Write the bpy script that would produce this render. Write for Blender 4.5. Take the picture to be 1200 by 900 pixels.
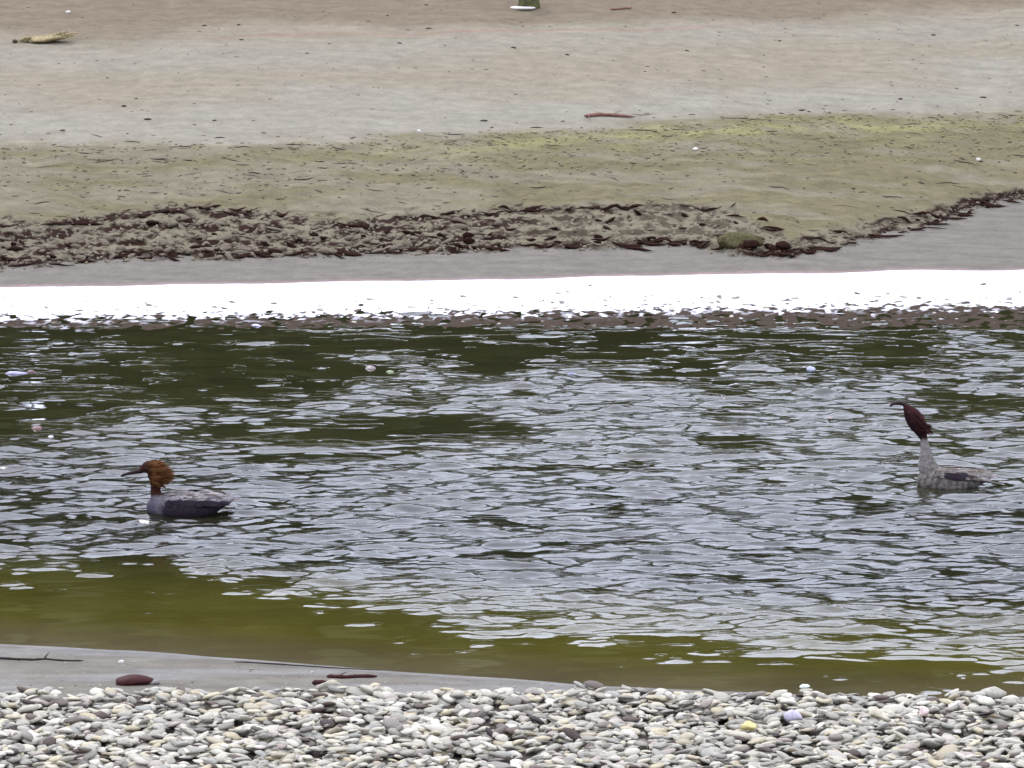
import bpy, bmesh, math, random
import numpy as np
from mathutils import Vector, Matrix, Euler

S = bpy.context.scene
for o in list(bpy.data.objects): bpy.data.objects.remove(o)
random.seed(7); RNG = np.random.default_rng(11)
R = math.radians

# ------------------------------------------------------------------ camera
FPX, H, PITCH = 7740.0, 7.0, 9.9          # focal length in pixels of a 1200 px wide frame
cd = bpy.data.cameras.new('camera'); cam = bpy.data.objects.new('camera', cd)
S.collection.objects.link(cam); S.camera = cam
cam.location = (0, 0, H); cam.rotation_euler = (R(90 - PITCH), 0, 0)
cd.sensor_width = 36; cd.lens = FPX / 1200 * 36; cd.clip_start = 0.5; cd.clip_end = 3000
# ------------------------------------------------------------------ sky, sun, exposure
SUN_EL, SUN_AZ = 52, -28                   # azimuth clockwise from +Y (beyond the far bank, a little left)
w = bpy.data.worlds.new('World'); S.world = w; w.use_nodes = True
nt = w.node_tree; bg = nt.nodes['Background']; bg.inputs[1].default_value = 0.12
sky = nt.nodes.new('ShaderNodeTexSky'); sky.sky_type = 'NISHITA'; sky.sun_disc = False
sky.sun_elevation = R(SUN_EL); sky.sun_rotation = R(SUN_AZ); sky.dust_density = 3.0; sky.air_density = 1.0
tc = nt.nodes.new('ShaderNodeTexCoord'); mp = nt.nodes.new('ShaderNodeMapping'); mp.inputs['Scale'].default_value = (1, 1, 2.6)
cn = nt.nodes.new('ShaderNodeTexNoise'); cn.inputs['Scale'].default_value = 3.2; cn.inputs['Detail'].default_value = 7; cn.inputs['Roughness'].default_value = .55
cr = nt.nodes.new('ShaderNodeValToRGB'); cr.color_ramp.elements[0].position = .30; cr.color_ramp.elements[1].position = .62
cr.color_ramp.elements[0].color = (.45, .45, .45, 1); cr.color_ramp.elements[1].color = (1, 1, 1, 1)
mx = nt.nodes.new('ShaderNodeMix'); mx.data_type = 'RGBA'
mx.inputs['B'].default_value = (25.0, 26.4, 32.6, 1)            # cloud, in the sky texture's own units
L = nt.links.new
L(tc.outputs['Generated'], mp.inputs[0]); L(mp.outputs[0], cn.inputs['Vector']); L(cn.outputs['Fac'], cr.inputs[0])
L(cr.outputs[0], mx.inputs['Factor']); L(sky.outputs[0], mx.inputs['A']); L(mx.outputs['Result'], bg.inputs[0])
sl = bpy.data.lights.new('sun', 'SUN'); sun = bpy.data.objects.new('sun', sl); S.collection.objects.link(sun)
sl.energy = 1.5; sl.angle = R(10); sl.color = (1, .96, .9)
sd = Vector((math.sin(R(SUN_AZ)) * math.cos(R(SUN_EL)), math.cos(R(SUN_AZ)) * math.cos(R(SUN_EL)), math.sin(R(SUN_EL))))
sun.rotation_euler = sd.to_track_quat('Z', 'Y').to_euler()
S.view_settings.view_transform = 'Standard'; S.view_settings.look = 'None'; S.view_settings.exposure = 0.0
S.render.engine = 'CYCLES'

# ------------------------------------------------------------------ helpers
def row2Y(row, z):                          # where a line of sight meets height z
    return (H - z) / np.tan(np.radians(PITCH) + np.arctan((np.asarray(row, float) - 450) / FPX))
def px2x(px, Y, z=0):
    return (px - 600) / FPX * (Y * math.cos(R(PITCH)) + (H - z) * math.sin(R(PITCH)))
def spot(px, row, z=0.0):
    Y = float(row2Y(row, z)); return px2x(px, Y, z), Y
_T = RNG.random((256, 256)).astype(np.float32) * 2 * math.pi
def pn(x, y, seed=0):                       # gradient noise, about -.7 .. .7
    x = np.asarray(x, np.float32) + seed * 17.37; y = np.asarray(y, np.float32) + seed * 9.71
    xi = np.floor(x).astype(int); yi = np.floor(y).astype(int); fx = x - xi; fy = y - yi
    u = fx * fx * fx * (fx * (fx * 6 - 15) + 10); v = fy * fy * fy * (fy * (fy * 6 - 15) + 10)
    def g(ix, iy, dx, dy):
        a = _T[ix & 255, iy & 255]; return np.cos(a) * dx + np.sin(a) * dy
    a = g(xi, yi, fx, fy); b = g(xi + 1, yi, fx - 1, fy); c = g(xi, yi + 1, fx, fy - 1); d = g(xi + 1, yi + 1, fx - 1, fy - 1)
    return (a + (b - a) * u) + ((c + (d - c) * u) - (a + (b - a) * u)) * v
def fbm(x, y, o=4, seed=0, gain=.5):
    s = 0; a = 1.0
    for i in range(o):
        s = s + a * pn(x * 2 ** i, y * 2 ** i, seed + i * 3); a *= gain
    return s
def sm(a, b, x):
    t = np.clip((x - a) / (b - a), 0, 1); return t * t * (3 - 2 * t)
def link(o, parent=None):
    S.collection.objects.link(o)
    if parent: o.parent = parent
    return o
def mesh_obj(name, V, F, mat, parent=None, smooth=True, col=None, attrs=None, mats=None):
    V = np.asarray(V, np.float32).reshape(-1, 3); F = np.asarray(F, np.int32)
    me = bpy.data.meshes.new(name); n = F.shape[1]
    me.vertices.add(len(V)); me.vertices.foreach_set('co', V.ravel())
    me.loops.add(F.size); me.loops.foreach_set('vertex_index', F.ravel())
    me.polygons.add(len(F)); me.polygons.foreach_set('loop_start', np.arange(len(F), dtype=np.int32) * n)
    me.polygons.foreach_set('loop_total', np.full(len(F), n, np.int32))
    me.polygons.foreach_set('use_smooth', np.full(len(F), smooth))
    me.update(calc_edges=True); me.validate()
    if col is not None:
        c = np.ones((len(V), 4), np.float32); c[:, :3] = col
        me.attributes.new('col', 'FLOAT_COLOR', 'POINT').data.foreach_set('color', c.ravel())
    for k, v in (attrs or {}).items():
        me.attributes.new(k, 'FLOAT', 'POINT').data.foreach_set('value', np.asarray(v, np.float32).ravel())
    if mat: me.materials.append(mat)
    return link(bpy.data.objects.new(name, me), parent)
def grid(xs, ys):
    X, Y = np.meshgrid(xs, ys); nx, ny = len(xs), len(ys)
    i = np.arange(nx * ny).reshape(ny, nx)
    F = np.stack([i[:-1, :-1], i[:-1, 1:], i[1:, 1:], i[1:, :-1]], -1).reshape(-1, 4)
    return X.ravel(), Y.ravel(), F
def axis(lo, hi, d, flo, fhi, n=26):        # fine between lo and hi, then growing steps out to flo / fhi
    mid = np.arange(lo, hi + d / 2, d)
    def tail(L_):
        if L_ <= 0: return np.array([])
        r = np.geomspace(d, L_, n); return r
    return np.concatenate([lo - tail(lo - flo)[::-1], mid, hi + d * .01 + tail(fhi - hi)])
def thing(name, label, cat, loc=(0, 0, 0), rz=0, group=None):
    o = bpy.data.objects.new(name, None); o.empty_display_size = .1; link(o)
    o.location = loc; o.rotation_euler = (0, 0, rz); o['label'] = label; o['category'] = cat
    if group: o['group'] = group
    return o
def tag(o, label, cat, group=None):
    o['label'] = label; o['category'] = cat
    if group: o['group'] = group
    return o
def srgb(r, g, b):
    return tuple((c / 255 / 12.92 if c / 255 <= .04045 else ((c / 255 + .055) / 1.055) ** 2.4) for c in (r, g, b))

# ------------------------------------------------------------------ materials
class N:
    def __init__(s, name, rough=.8, spec=.4):
        s.m = bpy.data.materials.new(name); s.m.use_nodes = True; s.t = s.m.node_tree; s.b = s.t.nodes['Principled BSDF']
        s.b.inputs['Roughness'].default_value = rough; s.b.inputs['Specular IOR Level'].default_value = spec
    def n(s, typ, **kw):
        x = s.t.nodes.new('ShaderNode' + typ)
        for k, v in kw.items():
            if k in x.inputs: x.inputs[k].default_value = v
            else: setattr(x, k, v)
        return x
    def l(s, a, b): s.t.links.new(a, b)
    def noise(s, scale, detail=4, rough=.55, vec=None):
        x = s.n('TexNoise', Scale=scale, Detail=detail, Roughness=rough)
        if vec is None:
            t = s.n('TexCoord'); vec = t.outputs['Object']
        s.l(vec, x.inputs['Vector']); return x
    def ramp(s, src, stops):
        r = s.n('ValToRGB'); e = r.color_ramp.elements
        while len(e) < len(stops): e.new(.5)
        for k, (p, c) in enumerate(stops): e[k].position = p; e[k].color = (*c, 1) if len(c) == 3 else c
        s.l(src, r.inputs[0]); return r.outputs[0]
    def mul(s, a, b, fac=1.0, mode='MULTIPLY'):
        x = s.n('Mix', data_type='RGBA', blend_type=mode); x.inputs['Factor'].default_value = fac
        for v, k in ((a, 'A'), (b, 'B')):
            if isinstance(v, tuple): x.inputs[k].default_value = (*v, 1)
            else: s.l(v, x.inputs[k])
        return x.outputs['Result']
    def bump(s, src, dist, strength=1.0, prev=None):
        b = s.n('Bump', Strength=strength, Distance=dist); s.l(src, b.inputs['Height'])
        if prev: s.l(prev, b.inputs['Normal'])
        return b.outputs[0]
    def out(s, col=None, nrm=None):
        if col is not None:
            if isinstance(col, tuple): s.b.inputs['Base Color'].default_value = (*col, 1)
            else: s.l(col, s.b.inputs['Base Color'])
        if nrm is not None: s.l(nrm, s.b.inputs['Normal'])
        return s.m
def G(v): return (v, v, v)

def mat_ground(name, rough=.85, grain=90, spec=.3):
    m = N(name, rough, spec); a = m.n('Attribute', attribute_name='col')
    n1 = m.noise(grain, 5, .7); n2 = m.noise(9, 5, .6)
    g = m.ramp(n1.outputs['Fac'], [(.25, G(.62)), (.5, G(1)), (.78, G(1.35))])
    g2 = m.ramp(n2.outputs['Fac'], [(.3, G(.86)), (.7, G(1.12))])
    c = m.mul(m.mul(a.outputs['Color'], g), g2)
    b = m.bump(n1.outputs['Fac'], .006, .8); b = m.bump(n2.outputs['Fac'], .02, .5, b)
    return m.out(c, b)
M_bank = mat_ground('silt_and_sand', .95, 90, .06); M_near = mat_ground('wet_grey_sand', .85, 140, .06)
def mat_stone(name, use_attr):
    m = N(name, .65, .22)
    if use_attr: v = m.n('Attribute', attribute_name='tone').outputs['Fac']
    else: v = m.n('ObjectInfo').outputs['Random']
    c = m.ramp(v, [(0, (.03, .022, .022)), (.03, (.10, .075, .065)), (.07, (.19, .18, .165)), (.2, (.28, .275, .245)), (.33, (.34, .335, .295)), (.45, (.27, .275, .26)),
                   (.55, (.39, .38, .33)), (.66, (.43, .42, .365)), (.74, (.40, .375, .28)), (.80, (.35, .31, .22)), (.85, (.43, .425, .385)), (.93, (.52, .51, .465)), (1, (.28, .24, .225))])
    n1 = m.noise(26, 4); n2 = m.noise(130, 4, .7)
    c = m.mul(c, m.ramp(n1.outputs['Fac'], [(.3, G(.8)), (.7, G(1.18))]))
    c = m.mul(c, m.ramp(n2.outputs['Fac'], [(.25, G(.78)), (.6, G(1.1))]))
    c = m.mul(c, (.86, .815, .725))
    return m.out(c, m.bump(n2.outputs['Fac'], .002, .5, m.bump(n1.outputs['Fac'], .006, .5)))
M_stone_a = mat_stone('river_stone_mass', True); M_stone = mat_stone('river_stone', False)
def mat_plain(name, c, rough=.7, spec=.4, sc=40, lo=.7, hi=1.25, bd=.003):
    m = N(name, rough, spec); n = m.noise(sc, 5, .65)
    return m.out(m.mul(c, m.ramp(n.outputs['Fac'], [(.28, G(lo)), (.72, G(hi))])), m.bump(n.outputs['Fac'], bd, .6))

# ------------------------------------------------------------------ shape of the banks
PX = np.array([0, 100, 200, 300, 400, 500, 600, 700, 800, 860, 930, 980, 1050, 1100, 1150, 1200], float)
LB = np.array([316, 308, 302, 303, 299, 297, 292, 291, 288, 300, 302, 290, 275, 263, 246, 233], float)   # ledge foot
LT = np.array([262, 258, 243, 250, 262, 255, 246, 243, 242, 250, 284, 272, 257, 248, 234, 224], float)   # ledge brink
GT = np.array([172, 170, 172, 172, 168, 163, 156, 152, 146, 142, 136, 136, 140, 140, 137, 134], float)   # top of the green band
WT = 338 - 23 * PX / 1200                                                                                # top of the flat painted white for sky glare
def bank(X, Y):
    px = 600 + X * FPX / 46.2
    wob = fbm(X * 1.6, 0 * X + 3.1, 3, 5) * 6
    lb = np.interp(px, PX, LB) + wob + 5 * pn(X * 11, Y * 0 + 1, 8); lt = np.interp(px, PX, LT) + wob * .8 + 6 * pn(X * 9, Y * 0 + 7, 3)
    gt = np.interp(px, PX, GT) + wob; wt = 338 - 23 * px / 1200 + 3 * pn(X * 1.5, X * 0, 4)
    rise = np.clip((np.interp(px, PX, LB) - np.interp(px, PX, LT)) / 168 * .42, .04, .5)
    y0 = 42.3 + 0 * X; y1 = row2Y(wt, .016); y2 = row2Y(lb, .06); z3 = .06 + rise; y3 = row2Y(lt, z3)
    y3 = np.maximum(y3, y2 + .10); z4 = np.interp(px, [850, 1250], [.40, .32]); y4 = np.maximum(row2Y(gt, z4), y3 + .3); yc = row2Y(np.interp(px, PX, GT), .4)
    z = np.where(Y < y1, .001 + .015 * (Y - y0) / (y1 - y0), 0)
    z = np.where(Y < y0, .001 + (Y - y0) * .05, z)
    z = np.where((Y >= y1) & (Y < y2), .016 + .044 * (Y - y1) / np.maximum(y2 - y1, .05), z)
    t = np.clip((Y - y2) / (y3 - y2), 0, 1)
    tt = (t + .16 * fbm(X * 4.2, Y * 6, 4, 640)) * 3.4; fr = tt - np.floor(tt)
    stair = np.clip((np.floor(tt) + sm(0, .34, fr)) / 3.4, 0, 1); z = np.where((Y >= y2) & (Y < y3), .06 + rise * (.25 * t + .75 * stair), z)
    bank.fr = np.where((Y >= y2) & (Y < y3), fr, 1.0)
    t4 = (Y - y3) / (y4 - y3)
    z = np.where((Y >= y3) & (Y < y4), z3 + (z4 - z3) * t4, z)
    z = np.where(Y >= y4, z4 + (Y - y4) * .085 * np.clip((Y - y4) / .5, 0, 1), z)
    z = np.where(Y > 56, z4 + (56 - y4) * .085 + (Y - 56) * .03, z)
    return z, y0, y1, y2, y3, y4
def bank_full(X, Y):
    z, y0, y1, y2, y3, y4 = bank(X, Y)
    led = sm(-.12, .06, Y - y2) * (1 - sm(-.02, .28, Y - y3))                    # broken ledge
    grn = sm(-.1, .2, Y - y3) * (1 - sm(-.2, .5, Y - y4))
    ridg = 1 - np.abs(fbm(X * 6, Y * 9, 3, 2)) * 2.2
    n = fbm(X * 5, Y * 5, 4, 9)
    z = z + led * (.018 * fbm(X * 6, Y * 9, 3, 9) + .016 * fbm(X * 17, Y * 17, 3, 14)) + grn * (.022 * fbm(X * 4, Y * 5, 4, 12) + .012 * (1 - 3 * np.abs(pn(X * 2.3, Y * 4.5, 31))))
    z = z + sm(0, 1, Y - y4) * (.02 * fbm(X * .8, Y * 1.3, 3, 21) + .004 * fbm(X * 9, Y * 9, 3, 5))
    z = z + sm(-.3, .3, Y - y1) * (1 - sm(-.1, .1, Y - y2)) * .006 * fbm(X * 6, Y * 6, 3, 15)
    z = z + (1 - sm(-.3, 0, Y - y1)) * (.007 * fbm(X * 5, Y * 2.2, 3, 44) + (1 - sm(42.7, 43.3, Y)) * .016 * fbm(X * 12, Y * 8, 2, 45))
    return z, (y0, y1, y2, y3, y4, led, grn, ridg, n)

xs = axis(-4.1, 4.1, .0155, -120, 120); ys = np.concatenate([np.arange(41.2, 47.6, .017), np.arange(47.6, 55, .04), np.geomspace(.1, 150, 40) + 55])
X, Y, F = grid(xs, ys); Z, (y0, y1, y2, y3, y4, led, grn, ridg, nn) = bank_full(X, Y); FR = bank.fr
def lerp(a, b, t): return a + (b - a) * t[:, None]
sand = np.array((.212, .183, .130)); pale = np.array((.226, .209, .162)); brown = np.array((.150, .118, .078)); olive = np.array((.126, .109, .055))
yellow = np.array((.205, .195, .085)); mud = np.array((.150, .136, .112)); white = np.array((.82, .82, .83)); soil_shade = np.array((.024, .012, .008)); tan = np.array((.148, .130, .086))
C = np.tile(sand, (len(X), 1)); d4 = Y - y4
patch = fbm(X * .35, Y * .5, 3, 61)
C = lerp(C, pale, sm(-.2, .5, d4) * (1 - sm(.9, 2.0, d4 + patch * 1.4)) * .9)
C = lerp(C, pale * .97, sm(2.4, 3.0, d4 + patch * .6) * (1 - sm(3.2, 4.2, d4)) * .6)
yb = 51.75 + .035 * (X + 4) ** 2 + .15 * pn(X * .9, X * 0, 71)
C = lerp(C, brown, sm(-.25, .45, Y - yb + patch * .8) * .85)
C = lerp(C, np.array((.22, .135, .095)), np.exp(-((Y - yb - .05 - .04 * pn(X * 3, Y * 0, 6)) / .05) ** 2) * .55 * sm(-3.4, -1.5, X) * (1 - sm(1.0, 2.4, X)))
C = lerp(C, tan * 1.08, sm(.12, -.12, d4) if False else (1 - sm(-.15, .15, d4 + .2 * nn)))
gm = grn * sm(-.2, .35, fbm(X * .9, Y * 2.6, 4, 33) + .05 + .07 * X)
C = lerp(C, olive, gm * .8)
ym = np.exp(-((Y - y4 + .42) / .28) ** 2) * sm(-2.6, 1.2, X) * sm(-.35, .25, fbm(X * 2.2, Y * 3.5, 4, 17)) * (1 - sm(2.9, 3.5, X) * .6)
C = lerp(C, yellow, np.clip(ym, 0, 1) * .85)
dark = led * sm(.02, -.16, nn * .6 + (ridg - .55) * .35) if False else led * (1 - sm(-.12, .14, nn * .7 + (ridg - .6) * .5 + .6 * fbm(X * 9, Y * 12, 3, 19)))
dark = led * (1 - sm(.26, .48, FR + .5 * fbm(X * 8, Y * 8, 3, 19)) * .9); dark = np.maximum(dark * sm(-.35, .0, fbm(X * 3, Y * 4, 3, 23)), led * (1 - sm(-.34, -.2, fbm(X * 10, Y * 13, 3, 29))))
C = lerp(C, soil_shade, np.clip(dark * 1.15 * (1 - .45 * sm(-.6, .8, X)), 0, 1))  # undercut shade painted into the dark earth colour on risers and gaps
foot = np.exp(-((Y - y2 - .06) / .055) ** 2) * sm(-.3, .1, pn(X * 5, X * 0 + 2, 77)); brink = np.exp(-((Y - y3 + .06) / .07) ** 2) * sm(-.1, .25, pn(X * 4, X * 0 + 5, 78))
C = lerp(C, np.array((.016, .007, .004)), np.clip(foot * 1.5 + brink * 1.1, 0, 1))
C = lerp(C, np.array((.06, .07, .025)), sm(56, 58, Y))
C = lerp(C, mud, 1 - sm(-.03, .03, Y - y2))
C = lerp(C, np.array((.27, .18, .17)), np.exp(-((Y - y1 - .03) / .04) ** 2) * .6)
C = lerp(C, white, (1 - sm(-.05, .02, Y - y1)) * sm(.0, .32, Y - 42.35 + .25 * fbm(X * 2, Y * 3, 3, 51)))  # near-white albedo stands in for sky glare on the wet margin
edge = 42.52 + .55 * np.clip((X + 3) / 6, 0, 1); spn = fbm(X * 13, Y * 7, 3, 53)
C = lerp(C, np.array((.042, .030, .021)), sm(-.08, .08, spn - .50 + 1.05 * (1 - sm(-.35, .42, Y - edge))) * (1 - sm(-.05, .0, Y - y1)) * (1 - sm(.25, .5, Y - edge)))
C = lerp(C, np.array((.55, .53, .56)), sm(.16, .26, fbm(X * 12, Y * 9, 3, 57)) * (1 - sm(.1, .6, Y - edge)) * sm(-.35, .1, Y - edge))
C = C * np.where(Y > y1, .86, 1.0)[:, None] * (1 + (.16 * fbm(X * 2.2, Y * 8, 4, 55) + .22 * grn * fbm(X * 3.5, Y * 12, 4, 56)))[:, None]
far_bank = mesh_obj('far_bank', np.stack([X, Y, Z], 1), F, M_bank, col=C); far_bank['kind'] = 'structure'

# near bank: grey sand lip and the gravel bar, rising to where the watcher stands
NPX = np.array([-200, 0, 150, 300, 450, 600, 680, 800, 950, 1100, 1200, 1400], float)
NW = np.array([748, 755, 762, 773, 786, 795, 802, 808, 815, 818, 817, 815], float)
GPX = np.array([-200, 0, 100, 250, 400, 550, 650, 750, 950, 1200, 1400], float)
GE = np.array([831, 827, 824, 821, 818, 818, 815, 813, 818, 822, 821], float)
def near_edges(X):
    px = 600 + X * FPX / 32.6
    return row2Y(np.interp(px, NPX, NW), 0) + .03 * fbm(X * 1.2, X * 0, 3, 90), row2Y(np.interp(px, GPX, GE), .02) + .04 * fbm(X * 3, X * 0, 3, 91)
def near(X, Y):
    yw, yg = near_edges(X); d = yw - Y
    z = np.where(d < 0, d * .12, .05 * np.tanh(d * 1.4) * .8 + d * .012)
    z = z + sm(0, .3, d) * .006 * fbm(X * 3, Y * 3, 3, 95)
    z = z + np.clip(28.5 - Y, 0, 26) ** 1.15 * .125
    return z
xs = axis(-3.4, 3.4, .02, -120, 120); ys = np.concatenate([-60 + 30 - np.geomspace(1, 100, 8)[::-1], np.linspace(-30, 28, 40), np.arange(28.05, 33.4, .02)])
X, Y, F = grid(xs, ys); Z = near(X, Y); yw, yg = near_edges(X)
C = np.tile(np.array((.134, .122, .098)), (len(X), 1))
C = lerp(C, np.array((.20, .195, .185)), np.clip(sm(-.1, .3, fbm(X * .8, Y * 2.5, 3, 97)) * .5, 0, 1))
C = lerp(C, np.array((.25, .245, .235)), np.exp(-((Y - yw + .035) / .03) ** 2) * .5)
C = C * (1 + .22 * fbm(X * 1.6, Y * 7, 4, 98) - .16 * sm(-.30, -.05, Y - yw + .08 * fbm(X * 2, X * 0, 3, 99)))[:, None]
C = lerp(C, np.array((.10, .095, .06)), sm(-.03, .04, Y - yw))
C = lerp(C, np.array((.045, .036, .028)), 1 - sm(-.22, -.04, Y - yg))
near_bank = mesh_obj('near_bank', np.stack([X, Y, Z], 1), F, M_near, col=C); near_bank['kind'] = 'structure'

# riverbed / wide ground sheet underneath everything
X, Y, F = grid(np.linspace(-900, 900, 40), np.linspace(-900, 1300, 50))
g = mesh_obj('ground', np.stack([X, Y, -1.2 + 0 * X + np.clip(Y - 200, 0, 400) * .06], 1), F, mat_plain('earth', (.14, .13, .09), sc=.3), col=None); g['kind'] = 'structure'

# ------------------------------------------------------------------ water
DUCK1 = spot(219, 603); DUCK2 = spot(1116, 570)
def calm_mask(X, Y):                       # 1 = ruffled, 0 = smooth
    ang = np.degrees(np.arctan(H / Y)) - PITCH; row = 450 + FPX * np.tan(np.radians(ang))
    px = 600 + X * FPX / (Y * math.cos(R(PITCH)) + H * math.sin(R(PITCH)))
    n = fbm(X * .9, Y * .55, 4, 120); n2 = fbm(X * 1.8, Y * 3.2, 4, 130)
    b = np.interp(px, [-100, 0, 200, 330, 450, 520, 700, 850, 1000, 1200, 1400], [655, 662, 676, 690, 712, 728, 740, 758, 775, 788, 792])
    ruff = 1 - sm(-26, 16, row - b + 46 * n + 22 * n2)
    far = sm(-18, 22, row - np.interp(px, [-100, 0, 150, 300, 420, 600, 700, 900, 1000, 1200, 1400], [512, 506, 494, 484, 446, 446, 438, 432, 420, 404, 396]) + 60 * n + 26 * n2)
    ruff = ruff * far
    def blob(cx, cy, rx, ry, s): return s * np.exp(-((px - cx) / rx) ** 2 - ((row - cy) / ry) ** 2)
    ruff = ruff - blob(400, 508, 190, 20, .95) - blob(530, 495, 80, 14, .6) - blob(690, 608, 90, 14, .4) - blob(900, 690, 90, 14, .25) - blob(1150, 473, 90, 12, .8) - blob(640, 560, 50, 10, .4)
    ruff = ruff + .55 * blob(200, 440, 190, 26, 1) * sm(-.05, .3, n2 + n) + .5 * blob(1050, 400, 180, 26, 1) * sm(-.2, .3, n2) + .6 * blob(620, 392, 220, 9, 1) * sm(-.1, .3, n2)
    sp = sm(.26, .5, fbm(X * 2.4, Y * 4.4, 3, 140))                                 # stray cat's-paws on the smooth water
    ruff = np.maximum(ruff, sp * .55 * (1 - sm(10, 60, row - b)))
    ruff = ruff * (1 - .72 * sm(.02, .42, fbm(X * 1.5, Y * 2.6, 4, 150)))
    return np.clip(ruff, 0, 1)
def water_z(X, Y):
    A = calm_mask(X, Y)
    wx = X + .10 * fbm(X * 1.6, Y * 1.3, 2, 160); wy = Y + .10 * fbm(X * 1.6, Y * 1.3, 2, 170)
    h = np.zeros_like(X, dtype=np.float64); rg = np.random.default_rng(5)
    for k in range(26):                    # short wind waves, mostly travelling along the line of sight
        lam = .11 * 3.6 ** rg.random(); th = rg.normal(math.pi / 2 + .12, .55); ph = rg.random() * 6.28
        h += .0042 * (lam / .2) ** .9 / 2.4 * np.sin(2 * math.pi / lam * (wx * math.cos(th) + wy * math.sin(th)) + ph)
    f = .040 * fbm(wx * 3.3, wy * 5.6, 3, 180, .5)
    r = .022 * (1 - 2.4 * np.abs(pn(wx * 3.6, wy * 6.2, 190)))
    def saw(fq, ax, sd_, am):              # skewed wavelets: long face towards the near shore, short steep back
        ph = (wy + ax * wx) * fq + 1.25 * fbm(X * 1.5, Y * 2.3, 3, sd_); t = ph - np.floor(ph)
        q = np.where(t < .74, sm(0, .74, t) * .5 + t / .74 * .5, 1 - sm(.74, 1, t))
        return am * q * np.clip(.55 + 1.5 * pn(X * 3.1, Y * 4.6, sd_ + 9), 0, 1.4)
    z = .90 * A * (h * .30 + f * .34 + r * .12 + saw(4.6, .07, 300, .0185) + saw(8.4, -.10, 320, .0085) + saw(13.5, .14, 340, .0042))
    z = z + .0009 * np.sin(wy * 9 + 2 * fbm(X * .7, Y, 2, 200)) + .0012 * fbm(X * 1.3, Y * 3.2, 2, 210)
    for cx, cy in (DUCK1, DUCK2):          # bow ripples
        r_ = np.sqrt(((X - cx - .03) / 1.3) ** 2 + (Y - cy) ** 2)
        z = z + .004 * np.sin(r_ * 46) * np.exp(-((r_ - .28) / .22) ** 2)
    return z, A
xs = axis(-4.0, 4.0, .0155, -120, 120, 22); ys = np.arange(30.6, 43.6, .0155)
X, Y, F = grid(xs, ys); Z, A = water_z(X, Y)
m = N('creek_water', .02, .5); m.b.inputs['IOR'].default_value = 1.55
tc_ = m.n('TexCoord'); mp_ = m.n('Mapping'); mp_.inputs['Scale'].default_value = (1.0, 1.25, 1); m.l(tc_.outputs['Object'], mp_.inputs[0])
n1 = m.noise(15, 5, .6, mp_.outputs[0]); n2 = m.noise(1.1, 4, .6, mp_.outputs[0]); n3 = m.noise(38, 3, .55, mp_.outputs[0])
a = m.n('Attribute', attribute_name='ruffle'); mr = m.n('MapRange'); mr.inputs['To Min'].default_value = .02; mr.inputs['To Max'].default_value = .75
m.l(a.outputs['Fac'], mr.inputs['Value'])
def wb(src, dist, prev=None):
    b = m.n('Bump', Distance=dist); m.l(src, b.inputs['Height']); m.l(mr.outputs[0], b.inputs['Strength'])
    if prev: m.l(prev, b.inputs['Normal'])
    return b.outputs[0]
nb = wb(n3.outputs['Fac'], .0008, wb(n1.outputs['Fac'], .0035))
dp = m.n('Attribute', attribute_name='depth')
c1 = m.ramp(dp.outputs['Fac'], [(0, (.072, .058, .030)), (.12, (.052, .046, .009)), (.26, (.042, .038, .008)), (.42, (.012, .012, .006)), (.8, (.012, .012, .006)), (1, (.020, .020, .008))])
c = m.mul(c1, m.ramp(n2.outputs['Fac'], [(.3, G(.82)), (.7, G(1.15))]))
m.out(c, nb); M_water = m.m
yw, _ = near_edges(X)
dep = np.clip(np.minimum((Y - yw) / 6.0, 1), 0, 1)
water = mesh_obj('water', np.stack([X, Y, Z], 1), F, M_water, attrs={'ruffle': A, 'depth': dep}); water['kind'] = 'structure'

# ------------------------------------------------------------------ stones
def ico(sub, seed, flat=(1, .8, .42), lump=.16):
    bm = bmesh.new(); bmesh.ops.create_icosphere(bm, subdivisions=sub, radius=1)
    r = np.random.default_rng(seed); dirs = r.normal(size=(7, 3)); dirs /= np.linalg.norm(dirs, axis=1)[:, None]; cut = r.uniform(.5, .92, 7)
    V = np.array([v.co[:] for v in bm.verts])
    for d, c in zip(dirs, cut):             # worn facets
        k = V @ d; over = np.clip(k - c, 0, None); V = V - over[:, None] * d * .85
    V *= 1 + lump * np.sin(V @ dirs[0] * 2.3 + 1)[:, None] * .5
    V = V * np.array(flat) * (1 + .10 * np.sin(V[:, [1, 2, 0]] * 3.1 + seed)); F = np.array([[v.index for v in f.verts] for f in bm.faces]); bm.free(); return V, F
PROTO = [ico(2, 100 + i, (random.uniform(1, 1.3), random.uniform(.65, 1.0), random.uniform(.24, .42))) for i in range(14)]
LOW = [ico(1, 100 + i, (1, random.uniform(.62, .95), random.uniform(.3, .52))) for i in range(14)]
def rot(rx, ry, rz): return np.array(Euler((rx, ry, rz)).to_matrix())
cell = .02; gx0, gy0 = -4.2, 27.6; HM = {}
hx = np.arange(gx0, 4.2, cell); hy = np.arange(gy0, 33.0, cell); GXX, GYY = np.meshgrid(hx, hy); HMAP = near(GXX, GYY)
def drop(x, y, r):
    i0 = int((x - r * .6 - gx0) / cell); i1 = int((x + r * .6 - gx0) / cell) + 1; j0 = int((y - r * .6 - gy0) / cell); j1 = int((y + r * .6 - gy0) / cell) + 1
    s = HMAP[max(j0, 0):j1, max(i0, 0):i1]; return (float(s.mean()) * .65 + float(s.max()) * .35), (i0, i1, j0, j1)
NEARZ = HMAP.copy()
YG = near_edges(hx)[1]
def nz_(x, y): return float(NEARZ[int((y - gy0) / cell), int((x - gx0) / cell)])
stones = []
rs = random.Random(3)
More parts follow.
